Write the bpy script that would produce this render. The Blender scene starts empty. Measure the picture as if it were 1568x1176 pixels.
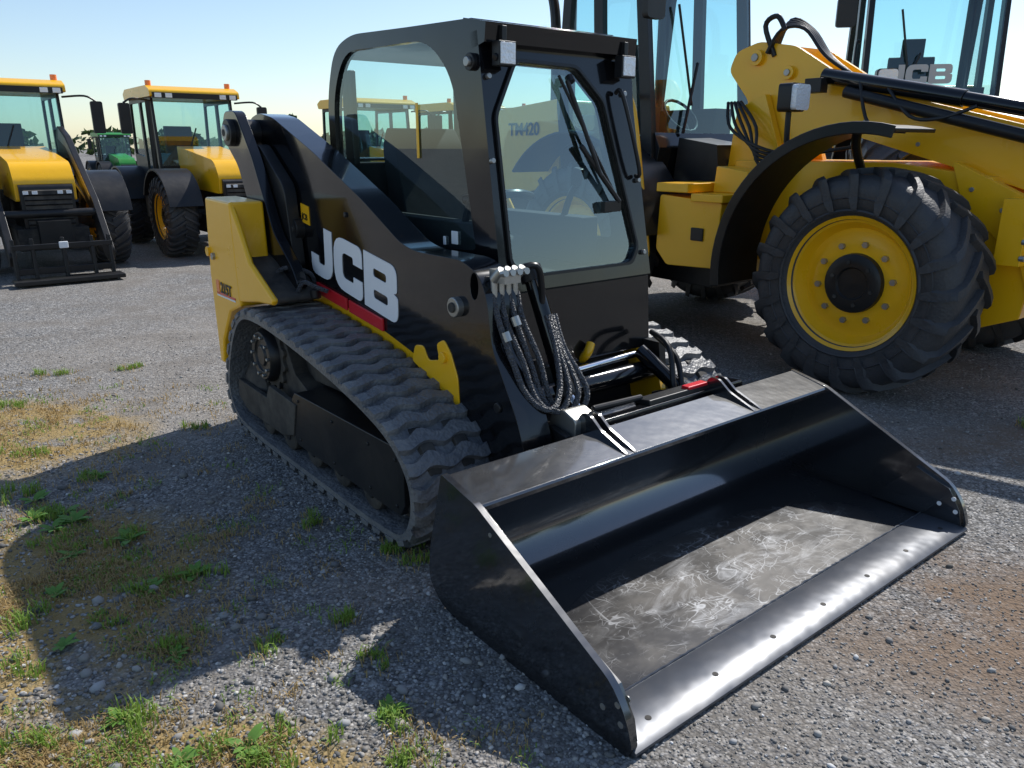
import bpy, bmesh, math, random
import numpy as np
from mathutils import Vector, Matrix, noise
from mathutils.geometry import tessellate_polygon
R=random.Random(7)
scene=bpy.context.scene
COL=bpy.context.collection
rad=math.radians
# ------------------------------------------------------------------ materials
def newmat(name):
    m=bpy.data.materials.new(name);m.use_nodes=True
    nt=m.node_tree;b=nt.nodes['Principled BSDF'];return m,nt,b
def N(nt,t,**k):
    n=nt.nodes.new(t)
    for a,v in k.items(): setattr(n,a,v)
    return n
def ramp(nt,fac,stops):
    r=N(nt,'ShaderNodeValToRGB');e=r.color_ramp.elements
    while len(e)<len(stops): e.new(.5)
    for i,(p,c) in enumerate(stops):
        e[i].position=p;e[i].color=c if len(c)==4 else (*c,1)
    nt.links.new(fac,r.inputs[0]);return r.outputs[0]
def mixc(nt,f,a,b,bt='MIX'):
    n=N(nt,'ShaderNodeMix',data_type='RGBA',blend_type=bt)
    for i,x in ((0,f),(6,a),(7,b)):
        if hasattr(x,'is_output'): nt.links.new(x,n.inputs[i])
        elif i==0: n.inputs[0].default_value=x
        else: n.inputs[i].default_value=(*x,1) if len(x)==3 else x
    return n.outputs[2]
def math_(nt,op,a,b=0,clamp=False):
    n=N(nt,'ShaderNodeMath',operation=op,use_clamp=clamp)
    for i,x in ((0,a),(1,b)):
        if hasattr(x,'is_output'): nt.links.new(x,n.inputs[i])
        else: n.inputs[i].default_value=x
    return n.outputs[0]
def noise_(nt,co,scale,detail=4,rough=.55,dist=0):
    n=N(nt,'ShaderNodeTexNoise');n.inputs['Scale'].default_value=scale;n.inputs['Detail'].default_value=detail
    n.inputs['Roughness'].default_value=rough;n.inputs['Distortion'].default_value=dist
    nt.links.new(co,n.inputs['Vector']);return n.outputs[0]
def paint(name,col,rough=.3,metal=0,coat=0,dust=.15,dustcol=(.22,.19,.15),wob=.03,wscale=14,dscale=3,spec=.5,mott=.25):
    m,nt,b=newmat(name)
    tc=N(nt,'ShaderNodeTexCoord');co=tc.outputs['Object']
    n1=noise_(nt,co,dscale,5,.65)
    d=math_(nt,'MULTIPLY',ramp(nt,n1,[(.4,(0,0,0)),(.75,(1,1,1))]),dust)
    c=mixc(nt,d,col,dustcol)
    if mott: c=mixc(nt,math_(nt,'MULTIPLY',noise_(nt,co,60,2),mott),c,tuple(x*.75 for x in col))
    nt.links.new(c,b.inputs['Base Color'])
    r=math_(nt,'ADD',math_(nt,'MULTIPLY',n1,.2),rough-.1,True)
    nt.links.new(r,b.inputs['Roughness'])
    b.inputs['Metallic'].default_value=metal;b.inputs['Specular IOR Level'].default_value=spec
    b.inputs['Coat Weight'].default_value=coat;b.inputs['Coat Roughness'].default_value=.03
    if wob:
        bp=N(nt,'ShaderNodeBump');bp.inputs['Strength'].default_value=wob;bp.inputs['Distance'].default_value=.05
        nt.links.new(noise_(nt,co,wscale,1),bp.inputs['Height']);nt.links.new(bp.outputs[0],b.inputs['Normal'])
    return m
BLK=paint('black_paint',(.005,.0055,.007),.13,coat=.4,dust=.02,wob=.06,wscale=4,mott=0,spec=.4)
BLK2=paint('black_satin',(.012,.0125,.014),.38,dust=.08,spec=.4)
DARK=paint('dark_underside',(.020,.019,.018),.75,dust=.5,dscale=5)
YEL=paint('yellow_paint',(1.0,.525,.006),.30,coat=.3,dust=.04,dustcol=(.6,.42,.14),mott=0)
RUB=paint('rubber',(.045,.046,.050),.55,dust=.35,dustcol=(.14,.13,.12),wob=.12,wscale=60)
TRK=paint('track_rubber',(.13,.133,.14),.5,dust=.8,dustcol=(.27,.255,.235),wob=.25,wscale=50,dscale=8)
CHR=paint('chrome',(.75,.76,.78),.14,metal=1,dust=0,wob=0)
STL=paint('zinc_steel',(.42,.42,.40),.4,metal=.8,dust=.3)
EDG=paint('worn_edge_steel',(.075,.083,.10),.36,metal=.3,dust=.3,dustcol=(.15,.14,.13),wob=.06,wscale=12,dscale=6)
WHT=paint('white_decal',(.86,.87,.88),.4,dust=.02,wob=0,mott=0)
GRY=paint('grey_decal',(.55,.56,.57),.4,dust=.03,wob=0)
RED=paint('red_reflector',(.72,.015,.025),.3,dust=.03,wob=0,coat=.5,mott=0)
ORG=paint('amber_beacon',(.95,.22,.01),.25,dust=0,wob=0,coat=.5)
GRN=paint('green_paint',(.03,.26,.04),.35,dust=.1)
LENS=paint('lamp_lens',(.9,.92,.94),.15,metal=.0,dust=0,wob=.3,wscale=60,coat=1,mott=0)
HOSE=paint('hose_sleeve',(.10,.105,.118),.42,dust=.4,dustcol=(.2,.2,.2),wob=.9,wscale=120,dscale=40)
SEAT=paint('seat_fabric',(.02,.02,.022),.85,dust=.1)
def glassmat(name,tint,base=.06,edge=.5,body=.03,bodycol=(.3,.4,.4)):
    m,nt,b=newmat(name);nt.nodes.remove(b)
    out=nt.nodes['Material Output']
    t=N(nt,'ShaderNodeBsdfTransparent');t.inputs[0].default_value=(*tint,1)
    g=N(nt,'ShaderNodeBsdfGlossy');g.inputs['Roughness'].default_value=.0;g.inputs[0].default_value=(.9,1,1,1)
    d=N(nt,'ShaderNodeBsdfDiffuse');d.inputs[0].default_value=(*bodycol,1)
    lw=N(nt,'ShaderNodeLayerWeight');lw.inputs[0].default_value=.5
    f=math_(nt,'ADD',math_(nt,'MULTIPLY',math_(nt,'POWER',lw.outputs['Facing'],3.0),edge),base,True)
    m1=N(nt,'ShaderNodeMixShader');m1.inputs[0].default_value=body
    nt.links.new(t.outputs[0],m1.inputs[1]);nt.links.new(d.outputs[0],m1.inputs[2])
    m2=N(nt,'ShaderNodeMixShader');nt.links.new(f,m2.inputs[0])
    nt.links.new(m1.outputs[0],m2.inputs[1]);nt.links.new(g.outputs[0],m2.inputs[2])
    nt.links.new(m2.outputs[0],out.inputs[0]);return m
GLS=glassmat('tinted_glass',(.78,.93,.94),.09,.6,.01)
GLSF=glassmat('door_glass',(.74,.91,.91),.17,.6,.01)
GLS2=glassmat('window_glass',(.66,.87,.89),.08,.5,.01)
def bucketmat():
    m,nt,b=newmat('bucket_paint_worn')
    co=N(nt,'ShaderNodeTexCoord').outputs['Object']
    sp=N(nt,'ShaderNodeSeparateXYZ');nt.links.new(co,sp.inputs[0])
    low=math_(nt,'SUBTRACT',1,math_(nt,'MULTIPLY',math_(nt,'SUBTRACT',sp.outputs[2],.028),25),True)
    dx=math_(nt,'POWER',math_(nt,'ABSOLUTE',math_(nt,'DIVIDE',math_(nt,'SUBTRACT',sp.outputs[0],1.0),.92)),2)
    dy=math_(nt,'POWER',math_(nt,'ABSOLUTE',math_(nt,'DIVIDE',math_(nt,'SUBTRACT',sp.outputs[1],.36),.36)),2)
    w=math_(nt,'MULTIPLY',math_(nt,'SUBTRACT',1,math_(nt,'ADD',dx,dy),True),low,True)
    n0=noise_(nt,co,3.2,5,.65,.8)
    def lines(loc,sc,rot,s,hw,dist):
        mp=N(nt,'ShaderNodeMapping');mp.inputs['Scale'].default_value=sc;mp.inputs['Rotation'].default_value=(0,0,rot);mp.inputs['Location'].default_value=loc;nt.links.new(co,mp.inputs[0])
        n1=noise_(nt,mp.outputs[0],s,1.5,.5,dist)
        return ramp(nt,n1,[(.5-hw,(0,0,0)),(.5,(1,1,1)),(.5+hw,(0,0,0))])
    L1=lines((0,0,0),(2,5,2),.7,1.6,.010,1.5);L2=lines((3,1,0),(6,2,2),.3,1.4,.009,1.2);L3=lines((7,5,0),(3,3,2),-.5,2.4,.010,2.2);L4=lines((1,9,0),(2,8,2),.2,1.5,.008,.8)
    brk=ramp(nt,noise_(nt,co,9,3,.6),[(.42,(0,0,0)),(.6,(1,1,1))])
    s=math_(nt,'MAXIMUM',math_(nt,'MAXIMUM',L1,L2),math_(nt,'MAXIMUM',L3,L4))
    s=math_(nt,'MULTIPLY',math_(nt,'MULTIPLY',s,brk),math_(nt,'MULTIPLY',math_(nt,'POWER',w,.8),1.3),True)
    mp=N(nt,'ShaderNodeMapping');mp.inputs['Scale'].default_value=(3,7,3);mp.inputs['Rotation'].default_value=(0,0,.5);nt.links.new(co,mp.inputs[0])
    sm=ramp(nt,noise_(nt,mp.outputs[0],1.3,6,.7,1.2),[(.50,(0,0,0)),(.68,(1,1,1))])
    s=math_(nt,'ADD',s,math_(nt,'MULTIPLY',math_(nt,'MULTIPLY',sm,math_(nt,'POWER',w,2.0)),.85),True)
    patch=ramp(nt,n0,[(.42,(0,0,0)),(.66,(1,1,1))])
    dust=math_(nt,'MULTIPLY',math_(nt,'POWER',w,.6),math_(nt,'ADD',math_(nt,'MULTIPLY',patch,.7),.35),True)
    c=mixc(nt,dust,(.013,.014,.017),(.062,.050,.040))
    c=mixc(nt,math_(nt,'MULTIPLY',low,.2),c,(.03,.028,.026))
    c=mixc(nt,s,c,(.42,.42,.42))
    nt.links.new(c,b.inputs['Base Color'])
    r=math_(nt,'ADD',math_(nt,'MULTIPLY',dust,.3),math_(nt,'ADD',math_(nt,'MULTIPLY',n0,.12),.20),True)
    nt.links.new(r,b.inputs['Roughness']);b.inputs['Specular IOR Level'].default_value=.5
    nt.links.new(math_(nt,'MULTIPLY',math_(nt,'SUBTRACT',1,low),1.0),b.inputs['Coat Weight'])
    b.inputs['Coat Roughness'].default_value=.08;b.inputs['Coat IOR'].default_value=2.0
    bp=N(nt,'ShaderNodeBump');bp.inputs['Strength'].default_value=.04;bp.inputs['Distance'].default_value=.05
    nt.links.new(noise_(nt,co,9,2),bp.inputs['Height']);nt.links.new(bp.outputs[0],b.inputs['Normal'])
    return m
BKT=bucketmat()
# ------------------------------------------------------------------ mesh builder
def smoothpts(pts,n=6,closed=False):
    P=[Vector(p) for p in pts]
    if len(P)<3: return P
    out=[];m=len(P)
    rng=range(m if closed else m-1)
    for i in rng:
        p0=P[(i-1)%m] if closed or i>0 else P[0]
        p1=P[i];p2=P[(i+1)%m];p3=P[(i+2)%m] if closed or i+2<m else P[m-1]
        for k in range(n):
            t=k/n
            out.append(.5*((2*p1)+(p2-p0)*t+(2*p0-5*p1+4*p2-p3)*t*t+(3*p1-p0-3*p2+p3)*t**3))
    if not closed: out.append(P[-1])
    return out
def rnd(poly,r,n=5):
    out=[];m=len(poly)
    for i in range(m):
        rr=r[i] if isinstance(r,(list,tuple)) else r
        p=Vector(poly[i]);a=Vector(poly[i-1])-p;b=Vector(poly[(i+1)%m])-p
        if rr<=0: out.append(tuple(p));continue
        k=min(rr,a.length*.48,b.length*.48)
        A=p+a.normalized()*k;B=p+b.normalized()*k
        for j in range(n+1):
            t=j/n;q=A*(1-t)**2+p*2*t*(1-t)+B*t*t;out.append(tuple(q))
    return out
class MB:
    def __init__(s): s.v=[];s.f=[];s.m=[];s.mats=[]
    def mi(s,mat):
        if mat not in s.mats: s.mats.append(mat)
        return s.mats.index(mat)
    def add(s,v,f,mat,M=None):
        o=len(s.v);i=s.mi(mat)
        for p in v:
            s.v.append(tuple(M@Vector(p)) if M is not None else tuple(p))
        for q in f: s.f.append(tuple(o+k for k in q));s.m.append(i)
    def prism(s,poly,a0,a1,mat,axis='x',holes=(),M=None):
        loops=[list(poly)]+[list(h) for h in holes]
        def mp(p,a):
            return {'x':(a,p[0],p[1]),'y':(p[0],a,p[1]),'z':(p[0],p[1],a)}[axis]
        flat=[p for l in loops for p in l];n=len(flat)
        v=[mp(p,a0) for p in flat]+[mp(p,a1) for p in flat];f=[]
        if holes:
            tr=tessellate_polygon([[Vector((p[0],p[1],0)) for p in l] for l in loops])
            for t in tr: f.append(tuple(t));f.append(tuple(n+k for k in reversed(t)))
        else:
            f.append(tuple(range(n)));f.append(tuple(range(2*n-1,n-1,-1)))
        o=0
        for l in loops:
            k=len(l)
            for i in range(k):
                j=(i+1)%k;f.append((o+i,o+j,n+o+j,n+o+i))
            o+=k
        s.add(v,f,mat,M)
    def box(s,lo,hi,mat,M=None):
        s.prism([(lo[1],lo[2]),(hi[1],lo[2]),(hi[1],hi[2]),(lo[1],hi[2])],lo[0],hi[0],mat,M=M)
    def tube(s,pts,r,mat,seg=10,smooth=5,closed=False,M=None):
        P=smoothpts(pts,smooth) if smooth and len(pts)>2 else [Vector(p) for p in pts]
        v=[];f=[];up=None;n=len(P)
        for i,p in enumerate(P):
            t=(P[min(i+1,n-1)]-P[max(i-1,0)]).normalized()
            if up is None: up=t.orthogonal().normalized()
            up=(up-t*up.dot(t)).normalized();w=t.cross(up)
            rr=r if not callable(r) else r(i/(n-1))
            for k in range(seg):
                a=2*math.pi*k/seg;v.append(p+(up*math.cos(a)+w*math.sin(a))*rr)
        for i in range(n-1):
            for k in range(seg):
                k2=(k+1)%seg;f.append((i*seg+k,i*seg+k2,(i+1)*seg+k2,(i+1)*seg+k))
        f.append(tuple(range(seg)));f.append(tuple((n-1)*seg+k for k in reversed(range(seg))))
        s.add(v,f,mat,M)
    def cyl(s,p0,p1,r,mat,seg=24,r2=None,M=None):
        s.tube([p0,p1],(lambda t:r+((r if r2 is None else r2)-r)*t),mat,seg,0,M=M)
    def lathe(s,prof,mat,seg=48,c=(0,0,0),closed=False,M=None):
        v=[];f=[];n=len(prof)
        for k in range(seg):
            a=2*math.pi*k/seg
            for x,r in prof: v.append((c[0]+x,c[1]+r*math.cos(a),c[2]+r*math.sin(a)))
        for k in range(seg):
            k2=(k+1)%seg
            for i in range(n if closed else n-1):
                j=(i+1)%n;f.append((k*n+i,k*n+j,k2*n+j,k2*n+i))
        s.add(v,f,mat,M)
    def quad(s,a,b,c,d,mat): s.add([a,b,c,d],[(0,1,2,3)],mat)
    def mesh(s,name,sharp=35,recalc=True):
        me=bpy.data.meshes.new(name);me.from_pydata(s.v,[],s.f)
        for m in s.mats: me.materials.append(m)
        me.polygons.foreach_set('material_index',s.m)
        if recalc:
            b=bmesh.new();b.from_mesh(me);bmesh.ops.recalc_face_normals(b,faces=b.faces);b.to_mesh(me);b.free()
        me.polygons.foreach_set('use_smooth',[True]*len(me.polygons))
        me.set_sharp_from_angle(angle=rad(sharp));me.update();return me
    def obj(s,name,par=None,bevel=0,seg=2,sharp=35,loc=None,rot=None):
        return mkobj(name,s.mesh(name,sharp),par,bevel,seg,loc,rot)
def mkobj(name,me,par=None,bevel=0,seg=2,loc=None,rot=None):
    o=bpy.data.objects.new(name,me);COL.objects.link(o)
    if par: o.parent=par
    if loc: o.location=loc
    if rot: o.rotation_euler=rot
    if bevel:
        b=o.modifiers.new('b','BEVEL');b.width=bevel;b.segments=seg;b.limit_method='ANGLE';b.angle_limit=rad(40);b.harden_normals=True
    return o
def empty(name,loc,rz):
    o=bpy.data.objects.new(name,None);COL.objects.link(o);o.location=loc;o.rotation_euler=(0,0,rz);return o
def letters(b,word,h,org,A,x0,x1,mat,axis='x'):
    """bold wide block letters; axis x: on a plane of constant x reading toward -y; axis y: reading toward +x"""
    G={'J':(.93,rnd([(.60,1),(.93,1),(.93,0),(0,0),(0,.40),(.32,.40),(.32,.26),(.60,.26)],[0,0,.4,.35,0,0,.08,.08]),[]),
       'C':(1.12,rnd([(0,1),(1.12,1),(1.12,.62),(.78,.62),(.78,.74),(.34,.74),(.34,.26),(.78,.26),(.78,.38),(1.12,.38),(1.12,0),(0,0)],[.4,.4,0,0,.1,.14,.14,.1,0,0,.4,.4]),[]),
       'B':(1.18,rnd([(0,1),(1.15,1),(1.15,.54),(1.04,.505),(1.18,.47),(1.18,0),(0,0)],[0,.3,.06,.0,.06,.3,0]),[rnd([(.34,.77),(.80,.77),(.80,.62),(.34,.62)],.06,3),rnd([(.34,.39),(.84,.39),(.84,.23),(.34,.23)],.06,3)])}
    c,s=math.cos(A),math.sin(A);u=0;sg=-1 if axis=='x' else 1
    for ch in word:
        w,o,hs=G[ch]
        f=lambda P:[(org[0]+sg*((p[0]+u)*c+p[1]*s*.3)*h,org[1]+(-(p[0]+u)*s+p[1]*c)*h) for p in P]
        b.prism(f(o),x0,x1,mat,axis,holes=[f(q) for q in hs]);u+=w+.07
def text(name,body,size,mat,par,org,right,up,off=.0,ext=.001,sx=1):
    cu=bpy.data.curves.new(name,'FONT');cu.body=body;cu.size=size;cu.offset=off;cu.extrude=ext;cu.materials.append(mat)
    o=bpy.data.objects.new(name,cu);COL.objects.link(o);o.parent=par
    r=Vector(right).normalized();u=Vector(up);u=(u-r*u.dot(r)).normalized();n=r.cross(u)
    M=Matrix((( r.x*sx,u.x,n.x,org[0]),(r.y*sx,u.y,n.y,org[1]),(r.z*sx,u.z,n.z,org[2]),(0,0,0,1)))
    o.matrix_basis=M;return o
YAW=rad(38.38)
# ------------------------------------------------------------------ track loader
L=empty('compact_track_loader',(.325,1.72,0),YAW)
TP=[(1.42,0),(2.2,0),(3.08,0),(3.28,.06),(3.38,.2),(3.34,.38),(3.2,.62),(3.05,.75),(2.88,.79),(2.5,.765),(1.95,.685),(1.52,.59),(1.32,.50),(1.2,.36),(1.19,.2),(1.27,.05)]
def chaikin(p,it):
    for _ in range(it):
        q=[]
        for i in range(len(p)):
            a=p[i];b=p[(i+1)%len(p)]
            q+=[(a[0]*.75+b[0]*.25,a[1]*.75+b[1]*.25),(a[0]*.25+b[0]*.75,a[1]*.25+b[1]*.75)]
        p=q
    return p
tp=chaikin(TP,3);tpn=np.array(tp+[tp[0]]);seg_=np.linalg.norm(np.diff(tpn,axis=0),axis=1);cum=np.concatenate([[0],np.cumsum(seg_)]);LEN=cum[-1]
LUG=.03
def at(s):
    s=s%LEN;y=np.interp(s,cum,tpn[:,0]);z=np.interp(s,cum,tpn[:,1])
    y2=np.interp((s+.03)%LEN,cum,tpn[:,0]);z2=np.interp((s+.03)%LEN,cum,tpn[:,1])
    y1=np.interp((s-.03)%LEN,cum,tpn[:,0]);z1=np.interp((s-.03)%LEN,cum,tpn[:,1])
    t=Vector((y2-y1,z2-z1)).normalized();n=Vector((t[1],-t[0]))
    return y,z,n
def track(x0,x1,name,par,near=True):
    b=MB();n=260;v=[];f=[]
    for i in range(n):
        y,z,nn=at(i*LEN/n)
        for x,h in ((x0,-LUG),(x1,-LUG),(x1,-LUG-.03),(x0,-LUG-.03)):
            v.append((x,y+nn[0]*h,z+nn[1]*h))
    for i in range(n):
        j=(i+1)%n
        for k in range(4):
            k2=(k+1)%4;f.append((i*4+k,i*4+k2,j*4+k2,j*4+k))
    b.add(v,f,TRK)
    nl=46;p=LEN/nl;K=18
    for i in range(nl):
        v=[];f=[]
        for k in range(K+1):
            t=k/K;x=x0-.006+(x1-x0+.012)*t
            off=.016*math.sin(t*math.pi*5+(0 if i%2 else .4))
            hw=p*.33*(1-.25*abs(math.sin(t*math.pi*2.5+.8)))
            e=.012 if k in(0,K) else 0
            for s,h in ((-hw-.008,-.004),(-hw+.002,LUG-e),(hw-.002,LUG-e),(hw+.008,-.004)):
                y,z,nn=at(i*p+off+s)
                hh=h-LUG
                v.append((x,y+nn[0]*hh,z+nn[1]*hh))
        for k in range(K):
            for q in range(4):
                q2=(q+1)%4;f.append((k*4+q,k*4+q2,(k+1)*4+q2,(k+1)*4+q))
        f.append((0,1,2,3));f.append((K*4+3,K*4+2,K*4+1,K*4))
        b.add(v,f,TRK)
        y,z,nn=at(i*p);c=(x0+x1)/2
        for dx in(-.06,.06):
            q=Vector((y,z))-nn*(LUG+.03);tt=Vector((nn[1],-nn[0]))
            A=[q+tt*.022,q-tt*.022,q-tt*.012-nn*.05,q+tt*.012-nn*.05]
            b.prism([tuple(a) for a in A],c+dx-.015,c+dx+.015,TRK)
    b.obj(name+'_belt',par,sharp=40)
    u=MB();c=(x0+x1)/2
    for (y,z,r) in ((3.10,.25,.17),(1.44,.31,.20)):
        u.lathe([(-.14,.04),(-.14,r-.05),(-.12,r-.02),(-.11,r),(-.05,r),(-.045,r-.02),(.045,r-.02),(.05,r),(.11,r),(.12,r-.02),(.14,r-.05),(.14,.04)],DARK,36,(c,y,z))
    sg=28;tooth=[(2.88+ (.2 if i%2 else .175)*math.cos(2*math.pi*i/sg+d),.515+(.2 if i%2 else .175)*math.sin(2*math.pi*i/sg+d)) for i in range(sg) for d in (-.06,.06)]
    u.prism(tooth,c-.10,c-.07,DARK);u.prism(tooth,c+.07,c+.10,DARK)
    fx=x0 if near else x1;sx=-1 if near else 1
    u.lathe([(0,.0),(0,.05),(.012,.06),(.012,.085),(0,.09),(0,.13),(.03,.15),(.12,.15),(.12,0)],BLK2,32,(fx+.05 if near else fx-.17,2.88,.515))
    for i in range(10):
        a=2*math.pi*i/10;u.cyl((fx+.035*-sx,2.88+.11*math.cos(a),.515+.11*math.sin(a)),(fx+.06*-sx,2.88+.11*math.cos(a),.515+.11*math.sin(a)),.011,STL,6)
    for i in range(5):
        y=1.68+i*.30
        u.lathe([(-.15,.03),(-.15,.07),(-.14,.085),(-.06,.085),(-.055,.05),(.055,.05),(.06,.085),(.14,.085),(.15,.07),(.15,.03)],DARK,24,(c,y,.145))
        u.cyl((c-.155,y,.145),(c+.155,y,.145),.03,BLK2,12)
    A=[(1.40,.14),(1.36,.2),(1.36,.40),(1.40,.44),(2.42,.42),(2.46,.38),(2.46,.17),(2.42,.14)]
    bx0,bx1=(x0+.035,x1-.05) if near else (x0+.05,x1-.035)
    u.prism(A,bx0,bx1,BLK2)
    u.prism([(2.44,.16),(2.44,.40),(2.6,.46),(2.74,.68),(2.9,.66),(3.0,.42),(3.2,.32),(3.2,.2),(3.05,.16)],(x0+.12),(x1-.1),DARK)
    u.prism([(2.2,.44),(2.25,.58),(2.75,.66),(2.72,.42)],x1-.2 if near else x0+.1,x1-.1 if near else x0+.2,DARK)
    fo=x0+.028 if near else x1-.028
    u.prism([(2.46,.18),(2.40,.36),(2.75,.38),(2.80,.3),(3.22,.31),(3.24,.2),(3.1,.14),(2.6,.14)],fo,fo+(.03 if near else -.03),DARK)
    for y in(1.42,1.65,2.0,2.38):
        for z in(.18,.385): u.cyl((fo,y,z),(fo+(.02 if near else -.02),y,z),.009,BLK2,6)
    u.obj(name+'_undercarriage',par,bevel=.006,seg=2)
track(.07,.47,'near_track',L,True)
track(1.63,2.03,'far_track',L,False)
# --- chassis
b=MB()
b.prism([(1.62,.24),(1.55,.6),(1.55,.95),(3.3,.95),(3.42,.8),(3.42,.35),(3.2,.22)],.52,1.58,DARK)
b.prism([(2.95,.5),(3.0,1.52),(3.42,1.50),(3.50,1.40),(3.50,.38),(3.3,.36)],.46,1.64,BLK2)
for i in range(7): b.box((.7,3.05+i*.055,1.525),(1.4,3.08+i*.055,1.54),BLK)
for xa,xb in((.475,.515),(1.585,1.625)):
    b.prism([(1.30,.40),(1.33,.50),(1.52,.68),(1.95,.79),(2.5,.86),(2.95,.88),(2.95,.74),(2.4,.66),(1.9,.58),(1.6,.42),(1.45,.30)],xa,xb,YEL)
    b.prism(rnd([(1.45,.52),(1.46,.66),(1.51,.76),(1.56,.81),(1.62,.78),(1.60,.71),(1.69,.69),(1.73,.75),(1.80,.74),(1.83,.66)],.02,3),xa-.03,xb-.01,YEL)
    b.cyl((xa-.045,1.56,.73),(xb,1.56,.73),.025,YEL,16)
b.box((.47,1.3,.28),(.49,1.55,.38),DARK)
b.obj('chassis',L,bevel=.008)
# --- yellow rear housings
b=MB()
for sg_ in(0,1):
    def X(a): return a if sg_==0 else 2.10-a
    def pr(P,a,c_,m): b.prism(P,min(X(a),X(c_)),max(X(a),X(c_)),m)
    pr([(3.48,1.33),(3.08,1.32),(3.06,.76),(3.25,.70),(3.42,.50),(3.46,.35),(3.52,.35),(3.53,.9)],.10,.29,YEL)
    pr([(3.09,1.315),(3.0,1.20),(2.88,1.02),(2.58,.865),(2.60,.835),(2.80,.82),(3.09,.78)],.102,.135,YEL)
    pr([(3.30,.80),(3.30,1.1),(3.0,1.0),(2.7,.85),(2.7,.82)],.14,.42,DARK)
b.obj('rear_housing',L,bevel=.015,seg=3)
text('model_decal','215T',.085,BLK2,L,(.096,3.36,.80),(0,-1,-.03),(0,0,1),.002)
b=MB();b.box((.0965,3.38,.79),(.0995,3.43,.865),ORG);b.box((.0965,3.13,.785),(.0995,3.43,.795),RED);b.box((.0965,3.13,.772),(.0995,3.43,.781),WHT)
b.cyl((.085,3.42,1.0),(.10,3.42,1.0),.02,STL,12);b.cyl((.085,3.5,1.02),(.10,3.5,1.02),.028,YEL,12);b.obj('decal_plate',L)
# --- lift arm
b=MB()
ARM=[(3.60,1.66),(3.60,1.76),(3.45,1.79),(3.25,1.76),(2.76,1.58),(2.24,1.36),(1.90,1.19),(1.78,1.165),(1.42,1.165),(1.30,1.12),(1.25,1.03),(1.22,.84),(1.06,.58),(1.0,.42),(1.05,.32),(1.25,.28),(1.40,.30),(1.50,.48),(1.62,.60),(1.80,.69),(2.06,.745),(2.42,.80),(2.82,.85),(2.95,.92),(3.02,1.05),(3.25,1.35),(3.42,1.62),(3.5,1.63)]
ARM=rnd(ARM,.05,3)
b.prism(ARM,.45,.60,BLK,holes=[[(1.335+.028*math.cos(a*math.pi/6),1.07+.055*math.sin(a*math.pi/6)) for a in range(12)]])
b.obj('lift_arm',L,bevel=.016,seg=3)
b=MB()
b.prism(rnd([(3.66,1.66),(3.60,1.80),(3.42,1.80),(3.22,1.55),(3.0,1.15),(2.78,.98),(2.72,.88),(3.0,.86),(3.24,1.1),(3.45,1.5)],.05),.30,.36,BLK)
b.prism(rnd([(3.58,1.60),(3.3,1.62),(2.98,1.4),(2.92,.95),(3.4,.9),(3.5,1.3)],.05),.37,.44,BLK2)
b.cyl((.27,3.5,1.68),(.62,3.5,1.68),.075,BLK2,28);b.cyl((.255,3.5,1.68),(.28,3.5,1.68),.045,STL,20);b.cyl((.25,3.5,1.68),(.26,3.5,1.68),.02,DARK,12)
b.cyl((.40,2.98,1.17),(.47,2.98,1.17),.06,BLK2,24);b.cyl((.385,2.98,1.17),(.41,2.98,1.17),.035,DARK,16)
b.cyl((.42,1.45,.97),(.47,1.45,.97),.042,STL,20);b.cyl((.41,1.45,.97),(.43,1.45,.97),.022,DARK,12)
b.cyl((.44,1.18,.6),(.46,1.18,.6),.022,BLK2,12)
b.cyl((.44,2.42,1.28),(.455,2.42,1.28),.014,BLK2,8)
b.tube([(.25,2.85,.86),(.26,2.92,.93),(.3,2.86,.98),(.4,2.8,.95),(.44,2.82,.88)],.012,HOSE);b.tube([(.30,2.74,.86),(.32,2.7,.92),(.36,2.66,.90),(.42,2.62,.87)],.012,HOSE)
b.cyl((.34,2.80,.84),(.34,2.80,.90),.03,BLK2,16);b.cyl((.38,2.70,.83),(.38,2.70,.875),.025,BLK2,14)
b.obj('arm_pivots',L,bevel=.005)
A=rad(9.0)
b=MB();letters(b,'JCB',.275,(2.86,.948),A,.4462,.4492,WHT);b.obj('side_lettering',L)
b=MB()
for y0,y1 in((2.80,2.45),(2.425,2.08)):
    z0=.750+.085*(y0-2.08)/.72;z1=.750+.085*(y1-2.08)/.72
    b.prism([(y0,z0),(y1,z1),(y1,z1+.062),(y0,z0+.062)],.436,.449,RED)
b.obj('reflector_strips',L,bevel=.003)
b=MB();b.prism([(2.95,1.21),(2.85,1.195),(2.85,1.295),(2.95,1.31)],.4455,.449,YEL);b.obj('logo_plate',L)
text('logo_text','JCB',.045,BLK2,L,(.444,2.94,1.23),(0,-math.cos(A),-math.sin(A)),(0,0,1),.001)
# --- front leg / carriage cross structure
b=MB()
b.prism([(1.48,.98),(1.45,.62),(1.50,.60),(1.6,.62),(1.6,.98)],.74,1.64,BLK)
b.prism([(1.55,.60),(1.50,.3),(1.7,.25),(1.8,.6)],.62,1.60,DARK)
b.prism([(1.35,.66),(1.30,.3),(1.42,.22),(1.6,.25),(1.6,.66)],1.60,1.645,BLK2)
b.prism([(1.30,.74),(1.22,.40),(1.3,.26),(1.5,.28),(1.48,.74)],.66,.70,BLK2)
b.cyl((.70,1.38,.52),(1.60,1.38,.52),.05,BLK,28)
b.cyl((1.0,1.38,.60),(1.5,1.42,.60),.018,CHR,16)
b.box((.9,1.42,.40),(1.45,1.47,.47),BLK2)
b.tube([(1.17,1.46,.62),(1.17,1.42,.66),(1.20,1.43,.70)],.022,YEL,12)
b.cyl((.755,1.34,1.08),(.80,1.16,.60),.038,BLK,24);b.cyl((.80,1.17,.61),(.83,1.04,.47),.022,CHR,16)
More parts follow.
